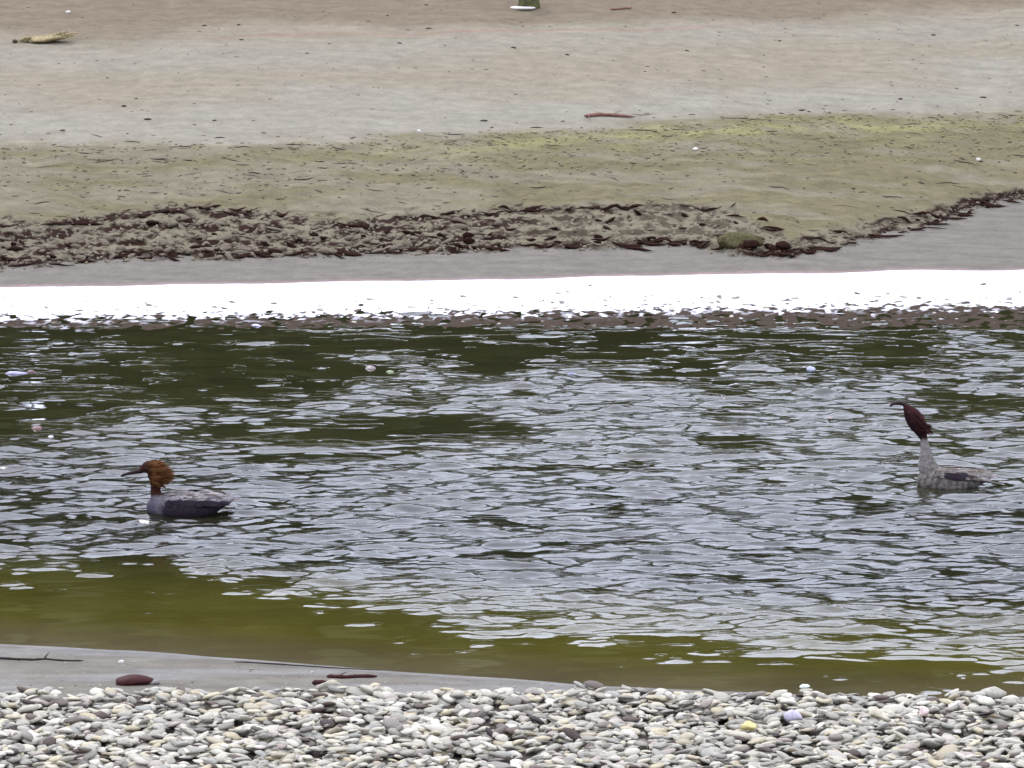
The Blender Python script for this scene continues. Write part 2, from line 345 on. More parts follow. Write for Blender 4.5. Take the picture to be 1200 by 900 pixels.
def try_stone(x, y, r):
    if y > YG[int((x - gx0) / cell)] + .05 * rs.gauss(0, 1): return
    z, (i0, i1, j0, j1) = drop(x, y, r); k = rs.randrange(14); th = PROTO[k][0][:, 2].max() * r
    base = nz_(x, y)
    if z > base + .080: return
    HMAP[max(j0, 0):j1, max(i0, 0):i1] = np.maximum(HMAP[max(j0, 0):j1, max(i0, 0):i1], z + th * .95)
    stones.append((x, y, z + th * .45, r, k, rs.gauss(0, .2) + .16, rs.gauss(0, .24), rs.uniform(-.7, .7) + (math.pi if rs.random() < .5 else 0)))
for r_lo, r_hi, n in ((.040, .064, 1300), (.026, .042, 1900), (.05, .078, 420), (.016, .030, 2400), (.034, .052, 1300), (.024, .04, 1800), (.03, .05, 1500)):
    for _ in range(n):
        try_stone(rs.uniform(-3.1, 3.1), rs.uniform(28.6, 31.9), rs.uniform(r_lo, r_hi) * .92)
def img_size(s):
    d = math.hypot(s[1], H); px = 600 + s[0] / d * FPX; row = 450 + FPX * math.tan(math.atan((H - s[2]) / s[1]) - R(PITCH))
    return s[3] if (0 < px < 1200 and row < 896) else 0
cand = sorted(range(len(stones)), key=lambda i: -(stones[i][2] - nz_(stones[i][0], stones[i][1])) * 1.0 - img_size(stones[i]) * 2.2 if img_size(stones[i]) else 1)
top = set(cand[:300])
pm = []
for k in range(14):
    V, Fk = PROTO[k]; o = mesh_obj('stone', V, Fk, M_stone); pm.append(o.data); bpy.data.objects.remove(o)
VV, FF, TT = [], [], []; off = 0
for i, (x, y, z, r, k, a, b, c) in enumerate(stones):
    if i in top:
        o = bpy.data.objects.new('stone', pm[k]); link(o, near_bank); o.location = (x, y, z); o.rotation_euler = (a, b, c); o.scale = (r, r, r)
    else:
        V, Fk = LOW[k] if r < .026 else PROTO[k]; V = (V * r) @ rot(a, b, c).T + (x, y, z)
        VV.append(V); FF.append(Fk + off); off += len(V); TT.append(np.full(len(V), rs.random()))
gv = mesh_obj('gravel', np.concatenate(VV), np.concatenate(FF), M_stone_a, near_bank, attrs={'tone': np.concatenate(TT)}); gv['kind'] = 'stuff'
print('stones', len(stones), 'verts', off)

VV, FF, TT, off = [], [], [], 0
for i in range(420):                        # grit and stray small stones on the near sand
    x = rs.uniform(-3.1, 1.4); yg_ = YG[int((x - gx0) / cell)]; y = yg_ + abs(rs.gauss(0, .22)) if i % 2 else rs.uniform(yg_, yg_ + 1.2)
    if y > near_edges(np.array([x]))[0][0] - .03: continue
    r = rs.uniform(.003, .009) * (1.8 if rs.random() < .12 else 1); k = rs.randrange(14); V, Fk = LOW[k]; V = (V * r) @ rot(0, 0, rs.uniform(0, 6)).T + (x, y, nz_(x, y) + r * .1)
    VV.append(V); FF.append(Fk + off); off += len(V); TT.append(np.full(len(V), rs.random() * .6))
mesh_obj('sand_grit', np.concatenate(VV), np.concatenate(FF), M_stone_a, near_bank, attrs={'tone': np.concatenate(TT)})['kind'] = 'stuff'
# pebbles along the far waterline and scattered over the far flats
LX = np.arange(-4.6, 4.6, .03); LY = np.arange(41.5, 56, .03); _lx, _ly = np.meshgrid(LX, LY); LZ = bank_full(_lx, _ly)[0]
def bzv(x, y):
    i = np.clip((np.asarray(x) + 4.6) / .03, 0, len(LX) - 2); j = np.clip((np.asarray(y) - 41.5) / .03, 0, len(LY) - 2)
    a = i.astype(int); b = j.astype(int); u = i - a; v = j - b
    return (LZ[b, a] * (1 - u) + LZ[b, a + 1] * u) * (1 - v) + (LZ[b + 1, a] * (1 - u) + LZ[b + 1, a + 1] * u) * v
def bz(x, y): return float(bzv(x, y))
n_far = 0
for i in range(330):
    px = rs.uniform(-20, 1220); 
    dens = .35 + .65 * (px / 1200)
    if rs.random() > dens: continue
    x, y = spot(px, rs.gauss(363 - 9 * px / 1200, 7)); r = rs.uniform(.012, .030)
    if n_far >= 150: break
    n_far += 1
    o = bpy.data.objects.new('shore_stone', pm[rs.randrange(14)]); link(o, far_bank); o.location = (x, y, max(bz(x, y), -.003) + r * .15); o.rotation_euler = (rs.gauss(0, .2), rs.gauss(0, .2), rs.uniform(0, 6)); o.scale = (r, r, r)
M_dark = mat_plain('dark_wet_debris', (.045, .034, .025), .85, .1); M_pale = mat_plain('white_pebble', (.50, .47, .42), .7, .2)
dm = []
for k in range(4):
    V, Fk = LOW[k]; o = mesh_obj('pebble', V, Fk, M_dark); dm.append(o.data); bpy.data.objects.remove(o)
spk = [(503, 34), (468, 54), (360, 67), (252, 150), (914, 53), (1094, 44), (1192, 37), (1055, 124), (1121, 110), (1145, 143), (283, 47), (386, 52), (454, 16), (790, 13), (805, 64), (126, 96), (228, 156), (240, 26), (280, 25), (602, 64), (665, 67), (756, 91), (1152, 122), (948, 135), (940, 131), (1119, 137), (500, 5), (1130, 4), (660, 151), (567, 151), (1000, 222), (1190, 210), (1150, 195), (160, 122), (145, 130), (173, 151), (74, 160)]
for px, row in spk:
    z = .75
    for _ in range(6): x, y = spot(px, row, z); z = bz(x, y)
    r = rs.uniform(.010, .020); o = bpy.data.objects.new('pebble', dm[rs.randrange(4)]); link(o, far_bank); o.location = (x, y, z + r * .15); o.rotation_euler = (0, 0, rs.uniform(-.5, .5)); o.scale = (r * rs.uniform(1, 2.0), r, r)
def on_bank(px, row):
    z = .4
    for _ in range(12): x, y = spot(px, row, z); z = .5 * z + .5 * bz(x, y)
    return x, y, bz(x, y)
# clods of broken mud along the ledge
M_dark2 = mat_plain('brown_grit', (.085, .068, .048), .9, .05)
ico_cache = [ico(1, 330 + k, (1, .8, .6), .5) for k in range(8)]
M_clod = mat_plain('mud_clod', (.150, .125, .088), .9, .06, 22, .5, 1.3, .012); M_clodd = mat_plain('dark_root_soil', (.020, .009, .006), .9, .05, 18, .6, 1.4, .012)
cm = []
for k in range(8):
    V, Fk = ico(2, 300 + k, (1, random.uniform(.6, .9), random.uniform(.4, .7)), .5)
    V = V * (1 + .22 * fbm(V[:, 0] * 1.7 + k, V[:, 1] * 1.7 + V[:, 2] * 1.3, 3, 400 + k))[:, None]
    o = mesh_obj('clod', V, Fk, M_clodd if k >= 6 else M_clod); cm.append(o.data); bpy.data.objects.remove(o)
for i in range(290):
    px = rs.uniform(-30, 1230) if i % 3 else rs.uniform(-30, 560)
    lo = np.interp(px, PX, LB); hi = np.interp(px, PX, LT)
    x, y, z = on_bank(px, rs.triangular(hi, lo + 1, lo - 4)); r = rs.uniform(.012, .034) * (1.35 if px < 560 else 1 if px < 860 else .62)
    k = rs.randrange(8) if px < 560 or rs.random() < .6 else rs.choice((6, 7, 2))
    o = bpy.data.objects.new('clod', cm[k]); link(o, far_bank); o.location = (x, y, z + r * .18); o.rotation_euler = (rs.gauss(.1, .3), rs.gauss(0, .25), rs.gauss(0, .6)); o.scale = (r * rs.uniform(1, 1.7), r, r * rs.uniform(.7, 1.1))

VV, FF, off = [], [], 0
for i in range(1500):                       # the smaller crumbs of the same broken edge
    px = rs.uniform(-40, 1240) if i % 3 else rs.uniform(-40, 620)
    lo = np.interp(px, PX, LB); hi = np.interp(px, PX, LT)
    x, y, z = on_bank(px, rs.uniform(hi - 3, lo + 3)); r = rs.uniform(.007, .022) * (1 if px < 860 else .6); k = rs.randrange(8)
    V, Fk = ico_cache[k]; V = (V * np.array((r * rs.uniform(1, 1.8), r, r))) @ rot(rs.gauss(0, .4), rs.gauss(0, .4), rs.uniform(0, 6)).T + (x, y, z + r * .2)
    VV.append(V); FF.append(Fk + off); off += len(V)
cr_ = mesh_obj('mud_crumbs', np.concatenate(VV), np.concatenate(FF), M_clod, far_bank); cr_['kind'] = 'stuff'
VV, FF, off = [], [], 0
for i in range(1500):                       # grit, pits and bits of litter dotted over the silt and weed
    px = rs.uniform(-40, 1240); g_ = np.interp(px, PX, GT); u = rs.random()
    row = g_ + rs.gauss(4, 7) if u < .25 else g_ + 38 + rs.gauss(0, 9) if u < .5 else rs.uniform(g_, np.interp(px, PX, LT)) if u < .8 else rs.uniform(-5, g_)
    x, y, z = on_bank(px, row); r = rs.uniform(.004, .012) * (1 if u < .8 else .8); V, Fk = ico_cache[rs.randrange(8)]
    V = (V * np.array((r * rs.uniform(1, 2.6), r, r * .8))) @ rot(0, 0, rs.gauss(0, .5)).T + (x, y, z + r * .1)
    VV.append(V); FF.append(Fk + off); off += len(V)
mesh_obj('silt_grit', np.concatenate(VV), np.concatenate(FF), M_dark2, far_bank)['kind'] = 'stuff'
# strands: thin curved twigs, rootlets and weed lying on the green slope (uncountable litter)
def strands(n, fn, rad, name, mat, parent):
    VV, FF, off = [], [], 0
    for i in range(n):
        P = fn(i); P = np.array(P); K = len(P)
        t = np.gradient(P, axis=0); t /= np.linalg.norm(t, axis=1)[:, None] + 1e-9
        s = np.cross(t, (0, 0, 1.0)); s /= np.linalg.norm(s, axis=1)[:, None] + 1e-9; u = np.cross(s, t)
        w = rad * rs.uniform(.5, 1.5) * np.sin(np.linspace(.25, math.pi - .12, K))[:, None]
        ring = np.stack([P + s * w, P + u * w, P - s * w, P - u * w], 1).reshape(-1, 3)
        for a in range(K - 1):
            for b in range(4):
                q = a * 4 + b; e = a * 4 + (b + 1) % 4; FF.append((off + q, off + e, off + e + 4, off + q + 4))
        VV.append(ring); off += len(ring)
    o = mesh_obj(name, np.concatenate(VV), np.array(FF), mat, parent); return o
def lay(px, row, ln, ang, K=7, lift=.004, wig=.12):
    x, y, z = on_bank(px, row); P = []; a = ang; px_, py_ = x, y
    xs_, ys_ = [], []
    for k in range(K):
        xs_.append(px_); ys_.append(py_); px_ += math.cos(a) * ln / K; py_ += math.sin(a) * ln / K; a += rs.gauss(0, wig * 2)
    zs = bzv(np.array(xs_), np.array(ys_)) + lift
    return list(zip(xs_, ys_, zs))
def f_green(i):
    px = rs.uniform(-20, 1220); g = np.interp(px, PX, GT); l = np.interp(px, PX, LB)
    return lay(px, rs.uniform(g - 4, l - 4) if i % 4 else g + rs.gauss(6, 12), rs.uniform(.03, .2) * rs.uniform(.5, 1.5), rs.gauss(0, .25), wig=.06)
st = strands(190, f_green, .0030, 'plant_litter', M_dark, far_bank); st['kind'] = 'stuff'
def f_root(i):
    px = rs.uniform(-20, 1220); l = np.interp(px, PX, LB); t = np.interp(px, PX, LT)
    return lay(px, (l - 3 + rs.gauss(0, 2)) if i % 3 else t + rs.gauss(2, 3), rs.uniform(.08, .28), rs.gauss(.05, .3), lift=.012)
st = strands(150, f_root, .009, 'root_fringe', M_clodd, far_bank); st['kind'] = 'stuff'
M_weed = mat_plain('yellow_green_weed', (.20, .19, .07), .7)
def f_weed(i):
    px = min(1230, 1230 - abs(rs.gauss(0, 520))); g = np.interp(px, PX, GT)
    return lay(px, g + abs(rs.gauss(6, 22)), rs.uniform(.02, .06), rs.gauss(0, 1.2), lift=.007, wig=.2, K=4)
st = strands(1100, f_weed, .0035, 'shore_weed', M_weed, far_bank); st['kind'] = 'stuff'

# ------------------------------------------------------------------ single things lying about
M_wood = mat_plain('red_brown_driftwood', (.13, .055, .035), .7, .4, 30, .6, 1.4, .004)
M_moss = mat_plain('yellow_green_moss', (.072, .064, .030), .95, .05, 60, .4, 1.5, .02)
M_maroon = mat_plain('dark_maroon_wet_wood', (.030, .007, .006), .6, .12, 30, .6, 1.5, .004)
M_tan = mat_plain('dry_tan_weed', (.25, .20, .10), .85, .3, 40, .55, 1.3, .006)
M_blackish = mat_plain('blackened_twig', (.02, .015, .014), .7, .1)
def branch(name, P, rad, mat, label, cat, taper=.55, knots=True, twigs=()):
    P = np.array(P, float); base = P[0].copy(); Q = []
    for a, b in zip(P[:-1], P[1:]):
        for t in np.linspace(0, 1, 5)[:-1]: Q.append(a + (b - a) * t)
    Q.append(P[-1]); Q = np.array(Q); K = len(Q); th = np.linspace(0, 2 * math.pi, 10, endpoint=False); V = []
    t = np.gradient(Q, axis=0); t /= np.linalg.norm(t, axis=1)[:, None]
    for k in range(K):
        s = np.cross(t[k], (0, 0, 1.0)); s /= np.linalg.norm(s); u = np.cross(s, t[k]); f = k / (K - 1)
        r = rad * (1 - taper * f) * (1 + (.25 * math.sin(k * 2.1) * rs.random() if knots else 0)); r *= .35 if k in (0, K - 1) else 1
        V += [Q[k] + (math.cos(a) * s + math.sin(a) * u) * r * (1 + .12 * math.sin(3 * a + k)) for a in th]
    F = [(k * 10 + j, k * 10 + (j + 1) % 10, (k + 1) * 10 + (j + 1) % 10, (k + 1) * 10 + j) for k in range(K - 1) for j in range(10)]
    V = np.array(V); nV = len(V); V = np.concatenate([V, [Q[0]], [Q[-1]]])
    F += [(nV, (j + 1) % 10, j, j) for j in range(0)]
    root = thing(name, label, cat, base)
    o = mesh_obj('stem', V - base, np.array(F), mat, root)
    for f, dx, dy, dz, r in twigs:
        q = Q[int(f * (K - 1))] - base; e = np.array([q, q + np.array((dx, dy, dz)) * .5 + (0, 0, .004), q + np.array((dx, dy, dz))])
        tt = np.linspace(0, 2 * math.pi, 6, endpoint=False); d = e[2] - e[0]; d /= np.linalg.norm(d); s = np.cross(d, (0, 0, 1.0)); s /= np.linalg.norm(s); u = np.cross(s, d)
        W = np.array([e[k] + (math.cos(a) * s + math.sin(a) * u) * r * (1 - .4 * k) for k in range(3) for a in tt])
        mesh_obj('twig', W, np.array([(k * 6 + j, k * 6 + (j + 1) % 6, (k + 1) * 6 + (j + 1) % 6, (k + 1) * 6 + j) for k in range(2) for j in range(6)]), mat, root)
    return root
def bankP(lst, dz=.01): return [(x, y, z + dz) for x, y, z in (on_bank(a, b) for a, b in lst)]
branch('driftwood_stick', bankP([(685, 138), (702, 136), (722, 137), (744, 139)], .014), .014, M_wood, 'red-brown driftwood stick lying on pale silt just above the green weed band', 'stick', .3, twigs=((.12, .01, -.22, .005, .006), (.6, .08, .1, .02, .005)))
branch('driftwood_twig', bankP([(715, 12), (730, 11), (741, 10)], .008), .008, M_wood, 'small reddish twig on the far sand right of the dark stump', 'twig', .4, twigs=((.5, .04, .05, .01, .004),))
def nearP(lst, dz=.01):
    out = []
    for px, row in lst:
        z = .04
        for _ in range(5): x, y = spot(px, row, z); z = float(near(np.array([x]), np.array([y]))[0])
        out.append((x, y, z + dz))
    return out
branch('drift_stick', nearP([(383, 794), (400, 795), (420, 794), (442, 794)], .007), .011, M_maroon, 'short dark maroon stick lying straight on the near grey sand', 'stick', .25, twigs=((.3, .05, .06, .012, .004),))
branch('drift_branch', nearP([(-30, 772), (10, 773), (40, 774), (52, 773), (75, 775), (98, 775)], .004), .008, M_blackish, 'long thin black branch on near grey sand at the left edge', 'branch', .6, twigs=((.62, .02, .05, .02, .006), (.4, -.08, -.05, .006, .004)))
branch('drift_branch', nearP([(275, 776), (330, 779), (390, 783), (450, 786)], .002), .005, M_blackish, 'faint thin dark branch along the wet waterline above the maroon stick', 'branch', .6)
branch('drift_branch', nearP([(508, 786), (525, 787), (550, 788)], .004), .007, M_maroon, 'small brown branch at the edge of the near green water', 'branch', .5)
branch('drift_stick', nearP([(366, 812), (378, 811), (390, 812)], .05), .012, M_maroon, 'stubby dark stick at the gravel edge below the straight maroon stick', 'stick', .3)
# dark red half-buried slab (leaf-like bark piece)
def lump(name, loc, size, mat, label, cat, seed, rz=0, sub=3, group=None, cutlo=.62):
    V, Fk = ico(sub, seed, (1, 1, 1), .2); V = V * (1 + .10 * fbm(V[:, 0] * 2.3, V[:, 1] * 2.3 + V[:, 2], 3, seed))[:, None]
    o = mesh_obj(name, V * np.array(size), Fk, mat); o.location = loc; o.rotation_euler = (0, 0, rz); return tag(o, label, cat, group)
p = nearP([(155, 801)], .006)[0]
bark = thing('bark_piece', 'dark red humped piece of bark half sunk in the near grey sand', 'bark', p)
V, Fk = ico(3, 510, (.10, .055, .038), .2); mesh_obj('outer_bark', V, Fk, M_maroon, bark)
V, Fk = ico(2, 511, (.035, .03, .016), .2); mesh_obj('pale_end', V + (.10, 0, .0), Fk, mat_plain('grey_bark_end', (.16, .14, .13)), bark)
for px, row, s, lab, mt, sd_ in (
    (943, 808, (.032, .028, .026), 'pale green-white round stone standing up at the near waterline', mat_plain('green_white_stone', (.42, .46, .39), .5), 520),
    (1145, 819, (.072, .05, .019), 'bright white flat oblong stone on the near waterline', mat_plain('bright_white_stone', (.72, .72, .71), .45), 521),
    (1164, 812, (.06, .045, .032), 'grey-tan rounded stone just behind the white oblong stone', mat_plain('tan_grey_stone', (.30, .28, .22), .6), 522),
    (877, 851, (.036, .035, .026), 'yellow stone in the gravel, the most strongly yellow one', mat_plain('yellow_stone', (.46, .39, .15), .5), 523),
    (930, 840, (.042, .035, .03), 'pale lilac stone in the gravel right of the yellow stone', mat_plain('lilac_stone', (.38, .35, .41), .5), 524),
    (1082, 833, (.030, .03, .028), 'small pink-white stone with dark gap beside it on the gravel', mat_plain('pink_stone', (.60, .45, .41), .5), 525),
    (142, 776, (.016, .014, .012), 'tiny white pebble alone on the near grey sand', M_pale, 526)):
    p = nearP([(px, row)], 0)[0]; up = .065 if row > 825 else (.05 if row > 811 else s[2] * .5)
    x, y = spot(px, row, p[2] + up); lump('river_stone', (x, y, p[2] + up), s, mt, lab, 'stone', sd_)
x, y, z = on_bank(884, 292)
mc = thing('mossy_clod', 'large dark clod with yellow-green moss at the foot of the bank right of the middle', 'clod', (x, y, z))
for k in range(9):
    V, Fk = ico(2, 560 + k, (1, .8, .7), .5); V = V * (1 + .25 * fbm(V[:, 0] * 2 + k, V[:, 1] * 2 + V[:, 2], 3, 570))[:, None] * rs.uniform(.035, .06)
    mesh_obj('soil_lump', V + (rs.uniform(-.17, .2), rs.uniform(-.05, .08), rs.uniform(.0, .05)), Fk, M_clodd, mc)
mesh_obj('moss_tuft', *[q for q in (lambda P: (P[0] * np.array((.15, .10, .05)) * (1 + .3 * fbm(P[0][:, 0] * 4, P[0][:, 1] * 4 + P[0][:, 2] * 3, 3, 580))[:, None] + (-.12, .07, .055), P[1]))(ico(3, 581, (1, 1, 1), .5))], M_moss, mc)
# far sand: weed clump, white pebble, post
x, y, z = on_bank(50, 50)
cl = thing('weed_clump', 'long tan-olive clump of dry weed on the far sand at upper left', 'weed', (x, y, z))
V, Fk = ico(3, 530, (1, 1, 1), .3); V = V * np.array((.15, .10, .032)); V[:, 2] += .5 * np.clip(V[:, 0] + .02, 0, 1) * .30
V = V * (1 + .16 * fbm(V[:, 0] * 16, V[:, 1] * 16, 3, 531))[:, None]; mesh_obj('matted_weed', V + (.03, 0, .02), Fk, M_tan, cl)
def cst(i):
    a = rs.uniform(-.25, .25); x0 = rs.uniform(-.22, .12); x1 = x0 + rs.uniform(.08, .2)
    return [(x0 + (x1 - x0) * t, rs.gauss(0, .03) * .2 + a * .2 * t + rs.gauss(0, .02), .012 + .04 * math.sin(t * 3.1) * rs.random() + max(0, x0 + .1) * .2) for t in np.linspace(0, 1, 6)]
strands(90, cst, .005, 'weed_strand', M_tan, cl)['kind'] = 'stuff'
V, Fk = ico(2, 532, (.022, .02, .016), .3); mesh_obj('dark_end', V + (-.22, 0, .01), Fk, M_dark, cl)
x, y, z = on_bank(80, 16); lump('pebble', (x, y, z + .012), (.021, .02, .018), M_pale, 'single bright white pebble on brown sand above the tan weed clump', 'pebble', 533)
x, y, z = on_bank(246, 75); 
x, y, z = on_bank(491, 155); lump('pebble', (x, y, z + .008), (.017, .015, .013), M_pale, 'small white pebble among twigs on the silt above the green band', 'pebble', 534)
x, y, z = on_bank(815, 176); lump('pebble', (x, y, z + .008), (.018, .015, .013), M_pale, 'small white pebble within the yellow-green weed band', 'pebble', 535)
x, y, z = on_bank(1146, 188); lump('pebble', (x, y, z + .008), (.018, .015, .013), M_pale, 'small white pebble low on the weedy slope near the right edge', 'pebble', 536)
x, y, z = on_bank(619, 9)
post = thing('mooring_stump', 'dark olive stump cut off by the top edge with a pale foot', 'stump', (x, y, z))
n_ = 18; V = []; 
for k, (hh, rr) in enumerate(((-.02, .088), (.0, .092), (.05, .085), (.12, .080), (.25, .078), (.33, .074), (.345, .06))):
    V += [(math.cos(a) * rr * (1 + .08 * math.sin(3 * a + k)), math.sin(a) * rr, hh) for a in np.linspace(0, 2 * math.pi, n_, endpoint=False)]
F = [(k * n_ + j, k * n_ + (j + 1) % n_, (k + 1) * n_ + (j + 1) % n_, (k + 1) * n_ + j) for k in range(6) for j in range(n_)]
mesh_obj('trunk', V, F, mat_plain('mossy_dark_wood', (.055, .055, .018), .85, .3, 22, .3, 1.6, .012), post)
V = [(math.cos(a) * .062, math.sin(a) * .062, .346 + .004 * math.sin(5 * a)) for a in np.linspace(0, 2 * math.pi, n_, endpoint=False)]
bm = bmesh.new(); bm.faces.new([bm.verts.new(v) for v in V]); me = bpy.data.meshes.new('cut_top'); bm.to_mesh(me); bm.free(); me.materials.append(M_wood); link(bpy.data.objects.new('cut_top', me), post)
V, Fk = ico(3, 540, (.125, .10, .024), .2); mesh_obj('pale_foot', V + (-.02, -.02, .004), Fk, M_pale, post)
# stones breaking the surface of the creek
for px, row, s, lab, c, sd_ in (
    (20, 438, (.085, .05, .03), 'lavender-white stone breaking the dark water at the far left', (.42, .40, .58), 550),
    (38, 437, (.05, .04, .03), 'small dark red-brown stone beside the lavender-white stone in the water', (.09, .04, .035), 551),
    (42, 503, (.06, .05, .026), 'dull red stone poking out of the ripples at the left edge', (.20, .10, .09), 552),
    (60, 512, (.025, .02, .018), 'tiny white stone in the ripples right of the dull red stone', (.45, .45, .43), 553),
    (433, 432, (.05, .04, .024), 'pinkish stone showing in the far dark water left of centre', (.26, .20, .19), 554),
    (457, 436, (.035, .03, .016), 'small yellow-green stone next to the pinkish stone in the dark water', (.30, .33, .17), 555),
    (951, 433, (.038, .03, .03), 'bluish white stone in the water above and left of the right duck', (.5, .53, .70), 556),
    (669, 439, (.035, .03, .022), 'dusky blue stone in the water right of the middle', (.16, .18, .38), 557),
    (301, 382, (.05, .04, .022), 'pale lilac stone at the far waterline left of centre', (.60, .56, .80), 558),
    (970, 490, (.06, .04, .016), 'flat pinkish stone among the ripples left of the right duck', (.33, .22, .20), 559)):
    x, y = spot(px, row, 0); lump('creek_stone', (x, y, -.003), tuple(q * .8 for q in s), mat_plain('creek_stone_%s' % sd_, tuple(q * .62 for q in c), .35, .5, 20, .75, 1.2), lab, 'stone', sd_)

# ------------------------------------------------------------------ wood and hill beyond the far bank (mirrored in the smooth water)
rw = np.random.default_rng(9); NV = []
mT = N('far_tree_leaves', .7, .2); ta = mT.n('Attribute', attribute_name='tone')
M_leaf = mT.out(mT.ramp(ta.outputs['Fac'], [(0, (.028, .036, .010)), (.5, (.055, .062, .016)), (1, (.085, .085, .026))]))
Vt, Tt = [], []
for i in range(150):
    x = -70 + 140 * rw.random(); y = 72 + 38 * rw.random(); zb = 2 + (y - 60) * .14; hgt = rw.uniform(9, 14); rr = rw.uniform(2.4, 4.2); n = 420
    d = rw.normal(size=(n, 3)); d /= np.linalg.norm(d, axis=1)[:, None]; d *= (rw.random(n) ** .4)[:, None]
    c = np.array((x, y, zb + hgt * .52)) + d * np.array((rr, rr, hgt * .52)); u = rw.normal(size=(n, 3)) * .34; v = rw.normal(size=(n, 3)) * .34
    Vt.append(np.stack([c - u - v, c + u - v, c + u + v, c - u + v], 1).reshape(-1, 3)); Tt.append(np.repeat(np.clip(rw.random() * .5 + rw.random(n) * .5, 0, 1), 4))
Vt = np.concatenate(Vt); Ft = np.arange(len(Vt)).reshape(-1, 4)
o = mesh_obj('far_wood', Vt, Ft, M_leaf, smooth=False, attrs={'tone': np.concatenate(Tt)}); o['kind'] = 'stuff'
X, Y, F = grid(np.linspace(-160, 160, 60), np.linspace(60, 190, 50))
Zh = .4 + np.clip(Y - 61, 0, 60) * .15 + 1.2 * fbm(X * .05, Y * .05, 3, 600)
o = mesh_obj('hill', np.stack([X, Y, Zh], 1), F, mat_plain('hill_undergrowth', (.06, .07, .02), .9, .1, .8, .6, 1.3)); o['kind'] = 'structure'

# ------------------------------------------------------------------ ducks
def loft(st, n=20, axis_='x'):
    """st: list of (x, z, halfwidth, halfheight, tilt) cross-sections"""
    V, F = [], []
    for (x, z, hw, hh, tl) in st:
        for a in np.linspace(0, 2 * math.pi, n, endpoint=False):
            lx, ly, lz = 0, math.cos(a) * hw, math.sin(a) * hh
            V.append((x - math.sin(tl) * lz, ly, z + math.cos(tl) * lz))
    K = len(st)
    for k in range(K - 1):
        for j in range(n): F.append((k * n + j, k * n + (j + 1) % n, (k + 1) * n + (j + 1) % n, (k + 1) * n + j))
    F.append(tuple(range(n))[::-1]); F.append(tuple(range((K - 1) * n, K * n)))
    return V, F
def smooth_path(P, n=28):
    P = np.array(P, float); t = np.linspace(0, len(P) - 1, n); out = []
    for q in t:
        i = int(min(q, len(P) - 2)); f = q - i; p0 = P[max(i - 1, 0)]; p1 = P[i]; p2 = P[i + 1]; p3 = P[min(i + 2, len(P) - 1)]
        out.append(.5 * ((2 * p1) + (-p0 + p2) * f + (2 * p0 - 5 * p1 + 4 * p2 - p3) * f * f + (-p0 + 3 * p1 - 3 * p2 + p3) * f ** 3))
    return np.array(out)
def with_tilt(P):
    d = np.gradient(P[:, :2], axis=0); return [(p[0], p[1], max(p[2], .002), max(p[3], .002), math.atan2(dd[1], dd[0])) for p, dd in zip(P, d)]
M_duck = N('duck_plumage', .85, .08); a_ = M_duck.n('Attribute', attribute_name='col'); k1 = M_duck.noise(70, 4, .7)
vor = M_duck.n('TexVoronoi', Scale=55.0); tc2 = M_duck.n('TexCoord'); mp2 = M_duck.n('Mapping'); mp2.inputs['Scale'].default_value = (.55, 1, 1.2); M_duck.l(tc2.outputs['Object'], mp2.inputs[0]); M_duck.l(mp2.outputs[0], vor.inputs['Vector'])
cc = M_duck.mul(a_.outputs['Color'], M_duck.ramp(k1.outputs['Fac'], [(.3, G(.7)), (.7, G(1.25))]))
cc = M_duck.mul(cc, M_duck.ramp(vor.outputs['Distance'], [(0, G(1.15)), (.6, G(.8))]))
M_duck = M_duck.out(cc, M_duck.bump(vor.outputs['Distance'], .003, .6, M_duck.bump(k1.outputs['Fac'], .003, .6)))
def build_duck(name, label, loc, rz, trunk, neck, bill, crest, cols, pitch=0):
    root = thing(name, label, 'duck', (loc[0], loc[1], 0), rz, None)
    V1, F1 = loft(with_tilt(smooth_path(trunk))); V2, F2 = loft(with_tilt(smooth_path(neck, 34)), 18)
    me = bpy.data.meshes.new('tmp'); me.from_pydata(V1 + V2, [], [list(f) for f in F1] + [[i + len(V1) for i in f] for f in F2]); me.update()
    tmp = link(bpy.data.objects.new('tmp', me)); bm = bmesh.new(); bm.from_mesh(me); bmesh.ops.recalc_face_normals(bm, faces=bm.faces); bm.to_mesh(me); bm.free()
    rm = tmp.modifiers.new('r', 'REMESH'); rm.mode = 'VOXEL'; rm.voxel_size = .0055; sm_ = tmp.modifiers.new('s', 'SMOOTH'); sm_.factor = .6; sm_.iterations = 9
    dg = bpy.context.evaluated_depsgraph_get(); nm = bpy.data.meshes.new_from_object(tmp.evaluated_get(dg)); bpy.data.objects.remove(tmp)
    nm.name = 'body'; n = len(nm.vertices); co = np.empty(n * 3, np.float32); nm.vertices.foreach_get('co', co); co = co.reshape(-1, 3)
    x, yy, z = co.T; c = np.ones((n, 4), np.float32); c[:, :3] = cols(x, yy, z)
    nm.attributes.new('col', 'FLOAT_COLOR', 'POINT').data.foreach_set('color', c.ravel()); nm.materials.clear(); nm.materials.append(M_duck)
    nm.polygons.foreach_set('use_smooth', np.ones(len(nm.polygons), bool))
    body = link(bpy.data.objects.new('body', nm), root)
    # bill: hooked, upper and lower mandible
    Vb, Fb = loft(with_tilt(smooth_path(bill, 14)), 12); bm_ = bpy.data.meshes.new('bill'); bm_.from_pydata(Vb, [], [list(f) for f in Fb]); bm_.materials.append(M_bill)
    for p_ in bm_.polygons: p_.use_smooth = True
    link(bpy.data.objects.new('bill', bm_), root)
    return root
M_bill = mat_plain('dark_red_bill', (.018, .008, .008), .6, .15); M_eye = mat_plain('duck_eye', (.01, .006, .005), .1, .6)
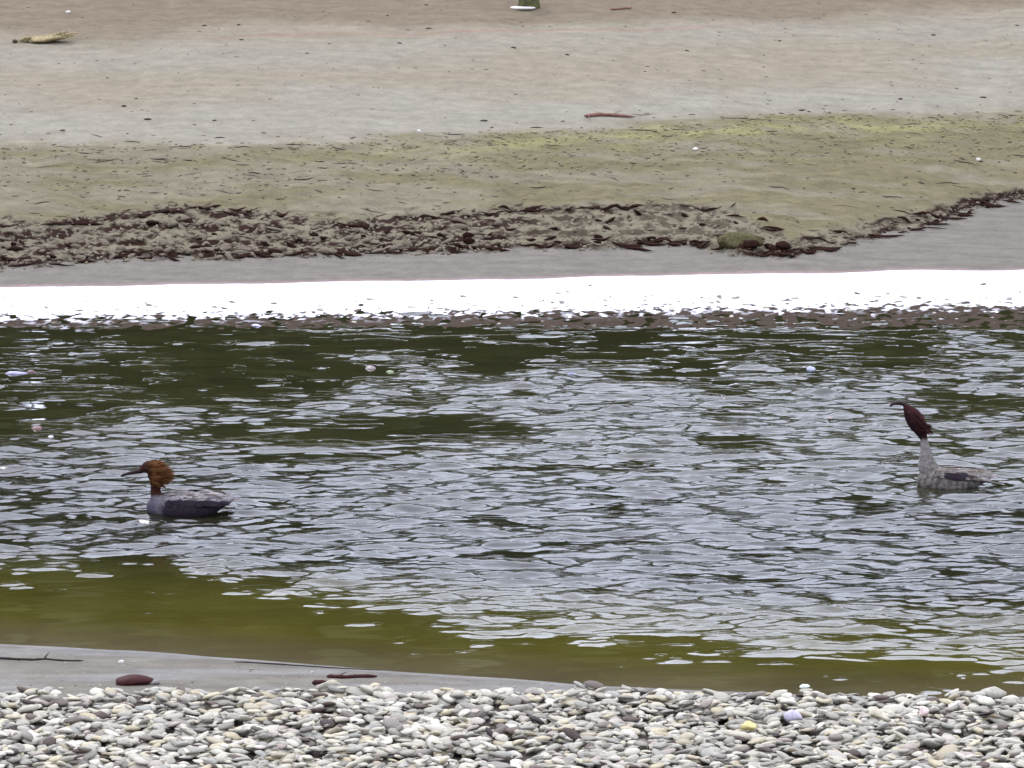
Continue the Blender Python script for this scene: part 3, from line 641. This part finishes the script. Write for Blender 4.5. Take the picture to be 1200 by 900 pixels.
def feathers(name, root, items, mat):
    """items: (origin, direction, up, length, width, colour) -> pointed curved leaves joined into one part"""
    VV, FF, CC, off = [], [], [], 0
    for o, d, up, ln, wd, col in items:
        o = np.array(o, float); d = np.array(d, float); d /= np.linalg.norm(d); up = np.array(up, float); s = np.cross(d, up); s /= np.linalg.norm(s) + 1e-9; u = np.cross(s, d)
        prof = ((0, .35), (.25, .9), (.6, 1), (.85, .6), (1, .08))
        for t, w_ in prof:
            mid = o + d * ln * t + u * (ln * .10 * math.sin(t * 3.0))
            VV += [mid - s * wd * w_ * .5 - u * wd * .12 * w_, mid + u * wd * .10, mid + s * wd * w_ * .5 - u * wd * .12 * w_]
            CC += [np.array(col) * (.8 + .3 * t)] * 3
        for k in range(4):
            for j in range(2): q = off + k * 3 + j; FF.append((q, q + 1, q + 4, q + 3))
        off += 15
    return mesh_obj(name, VV, np.array(FF), mat, root, col=np.array(CC))
rust = np.array((.130, .052, .017)); rustd = np.array((.030, .010, .007)); slate = np.array((.024, .017, .023)); greyp = np.array((.125, .115, .12)); palec = np.array((.22, .195, .185)); brwn = np.array((.075, .055, .045))
def wing_items(side, xs_, topz, hw, cols_, rg, n=120):
    it = []
    for i in range(n):
        f = rg.random(); x = xs_[0] + (xs_[1] - xs_[0]) * f; a = rg.uniform(.35, 1.35)          # angle up from the side
        env = math.sqrt(max(.05, 1 - ((x - .0) / .26) ** 2)); y = side * math.cos(a) * hw * env * 1.06; z = .045 + math.sin(a) * (topz - .045) * env * 1.05
        nrm = np.array((.0, side * math.cos(a), math.sin(a) * 1.2)); up = nrm
        col = cols_(x, a, rg); it.append(((x, y, z), (1, side * -.05, -.10 - .25 * max(0, x)), up, rg.uniform(.045, .085) * (1.25 if x > .05 else 1), rg.uniform(.018, .03), col))
    it.sort(key=lambda q: -q[0][0]); return it
def tail_items(x0, z0, rg, col, n=11, ln=.09):
    return [((x0, (i - n / 2) * .006, z0), (1, (i - n / 2) * .07, .12 + .04 * rg.random()), (0, 0, 1), ln * rg.uniform(.85, 1.1), .024, col * rg.uniform(.7, 1.2)) for i in range(n)]
# --- left bird: level, rusty shaggy crest, facing left
rg = random.Random(21)
trunk1 = [(.25, .075, .012, .008), (.20, .065, .045, .026), (.12, .052, .085, .062), (.02, .045, .105, .085), (-.08, .045, .10, .086), (-.15, .048, .076, .068), (-.195, .046, .046, .046), (-.222, .044, .018, .020)]
neck1 = [(-.135, .05, .05, .05), (-.165, .10, .034, .036), (-.172, .145, .026, .028), (-.166, .180, .028, .036), (-.166, .222, .034, .050), (-.182, .256, .038, .050), (-.214, .268, .033, .038), (-.243, .257, .022, .022), (-.262, .250, .012, .012)]
bill1 = [(-.245, .252, .017, .017), (-.27, .247, .014, .014), (-.30, .240, .011, .0105), (-.33, .233, .009, .0085), (-.350, .227, .009, .008), (-.360, .218, .005, .006)]
def cols1(x, y, z):
    c = np.tile(greyp, (len(x), 1)); nz = fbm(x * 30, z * 30 + y * 20, 3, 700)
    c = lerp(c, slate, (1 - sm(.055, .085, z + .02 * nz - .04 * sm(0, .2, x))) * sm(-.17, -.12, x)); c = lerp(c, palec, sm(-.16, -.10, x) * sm(.10, .125, z + .01 * nz) * .8)
    c = lerp(c, np.array((.075, .065, .085)), (1 - sm(-.19, -.14, x)) * (1 - sm(.08, .12, z)))
    hd = sm(.105, .125, z + .01 * nz) * (1 - sm(-.13, -.09, x)); c = lerp(c, rustd, hd); c = lerp(c, rust, hd * sm(-.215, -.175, x + nz * .02) * sm(.165, .215, z))
    return c
d1 = build_duck('merganser_duck', 'brown merganser duck with shaggy rusty crest swimming left, on the left side', DUCK1, R(4), trunk1, neck1, bill1, None, cols1)
it = []
for i in range(1000):
    q = rg.random(); a = .25 - .75 * q + rg.gauss(0, .12); o = (-.222 + .07 * rg.random() + .016 * q, rg.gauss(0, .018), .293 - .12 * q + rg.gauss(0, .006)); dd = (math.cos(a), rg.gauss(0, .14), math.sin(a))
    it.append((o, dd, (0, rg.gauss(0, 1), 1), (.028 + .062 * math.exp(-((q - .5) / .33) ** 2)) * rg.uniform(.75, 1.1), rg.uniform(.0035, .0065), rust * (1 - .3 * q) * rg.uniform(.6, 1.15) * (1, rg.uniform(.9, 1.15), 1)))
feathers('crest', d1, it, M_duck)
def wc1(x, a, r): 
    if a < .62: return slate * r.uniform(.7, 1.3)
    return (palec if r.random() < .55 else greyp if r.random() < .7 else brwn) * r.uniform(.75, 1.25)
for s in (-1, 1): feathers('wing', d1, wing_items(s, (-.13, .17), .133, .105, wc1, rg, 170), M_duck)
feathers('tail', d1, tail_items(.20, .07, rg, np.array((.14, .12, .12))), M_duck)
for s in (-1, 1):
    V, Fk = ico(2, 5, (.0055, .003, .0055), 0); mesh_obj('eye', V + (-.220, s * .0325, .270), Fk, M_eye, d1)
# --- right bird: neck stretched up, bill tilted, maroon head, pale body turned away
trunk2 = [(.215, .045, .012, .008), (.17, .045, .045, .026), (.10, .035, .08, .056), (.02, .03, .098, .075), (-.07, .03, .092, .078), (-.14, .035, .07, .066), (-.18, .04, .04, .045), (-.20, .045, .014, .018)]
neck2 = [(-.10, .05, .056, .058), (-.140, .11, .046, .056), (-.150, .17, .036, .040), (-.156, .225, .026, .028), (-.164, .268, .020, .022), (-.182, .318, .028, .038), (-.206, .365, .038, .052), (-.236, .412, .036, .045), (-.262, .448, .022, .024), (-.276, .464, .013, .013)]
bill2 = [(-.262, .455, .015, .015), (-.284, .470, .013, .012), (-.308, .475, .011, .010), (-.334, .470, .009, .0085), (-.350, .462, .008, .0075), (-.356, .452, .004, .005)]
mar = np.array((.034, .011, .010)); mard = np.array((.016, .006, .007)); pg = np.array((.165, .148, .128))
def cols2(x, y, z):
    c = np.tile(pg, (len(x), 1)); nz = fbm(x * 30, z * 30 + y * 20, 3, 720)
    c = lerp(c, pg * .5, sm(-.15, .2, nz)); c = lerp(c, palec * .95, (1 - sm(-.15, -.10, x)) * sm(.08, .11, z) * sm(-.2, .1, nz))
    hd = sm(.262, .28, z + .012 * nz); c = lerp(c, mard, hd); c = lerp(c, mar, hd * sm(-.24, -.20, x + (z - .37) * .7 + nz * .03)); return c
d2 = build_duck('merganser_duck', 'pale merganser duck with dark maroon head, neck stretched up, near the right edge', DUCK2, R(-6), trunk2, neck2, bill2, None, cols2)
it = []
for i in range(600):
    t = rg.random(); o = (-.235 + .055 * t + .02 * rg.random(), rg.gauss(0, .020), .425 - .11 * t); dd = (1, rg.gauss(0, .15), -.95 + .5 * t + .2 * rg.random())
    it.append((o, dd, (0, rg.gauss(0, 1), 1), rg.uniform(.03, .065), rg.uniform(.004, .007), mar * rg.uniform(.6, 1.35)))
for i in range(24): it.append(((-.18, rg.gauss(0, .008), .335 + .015 * rg.random()), (1, rg.gauss(0, .12), -.12 + .1 * rg.random()), (0, rg.gauss(0, 1), 1), rg.uniform(.04, .065), .009, mard))
feathers('crest', d2, it, M_duck)
def wc2(x, a, r):
    if a < .7 and -.06 < x < .06: return slate * r.uniform(.7, 1.3)
    return (pg if r.random() < .6 else palec if r.random() < .5 else brwn * 1.3) * r.uniform(.75, 1.2)
for s in (-1, 1): feathers('wing', d2, wing_items(s, (-.10, .14), .108, .098, wc2, rg, 150), M_duck)
feathers('tail', d2, tail_items(.165, .05, rg, np.array((.20, .18, .17))), M_duck)
for s in (-1, 1):
    V, Fk = ico(2, 5, (.0055, .003, .0055), 0); mesh_obj('eye', V + (-.250, s * .0325, .425), Fk, M_eye, d2)
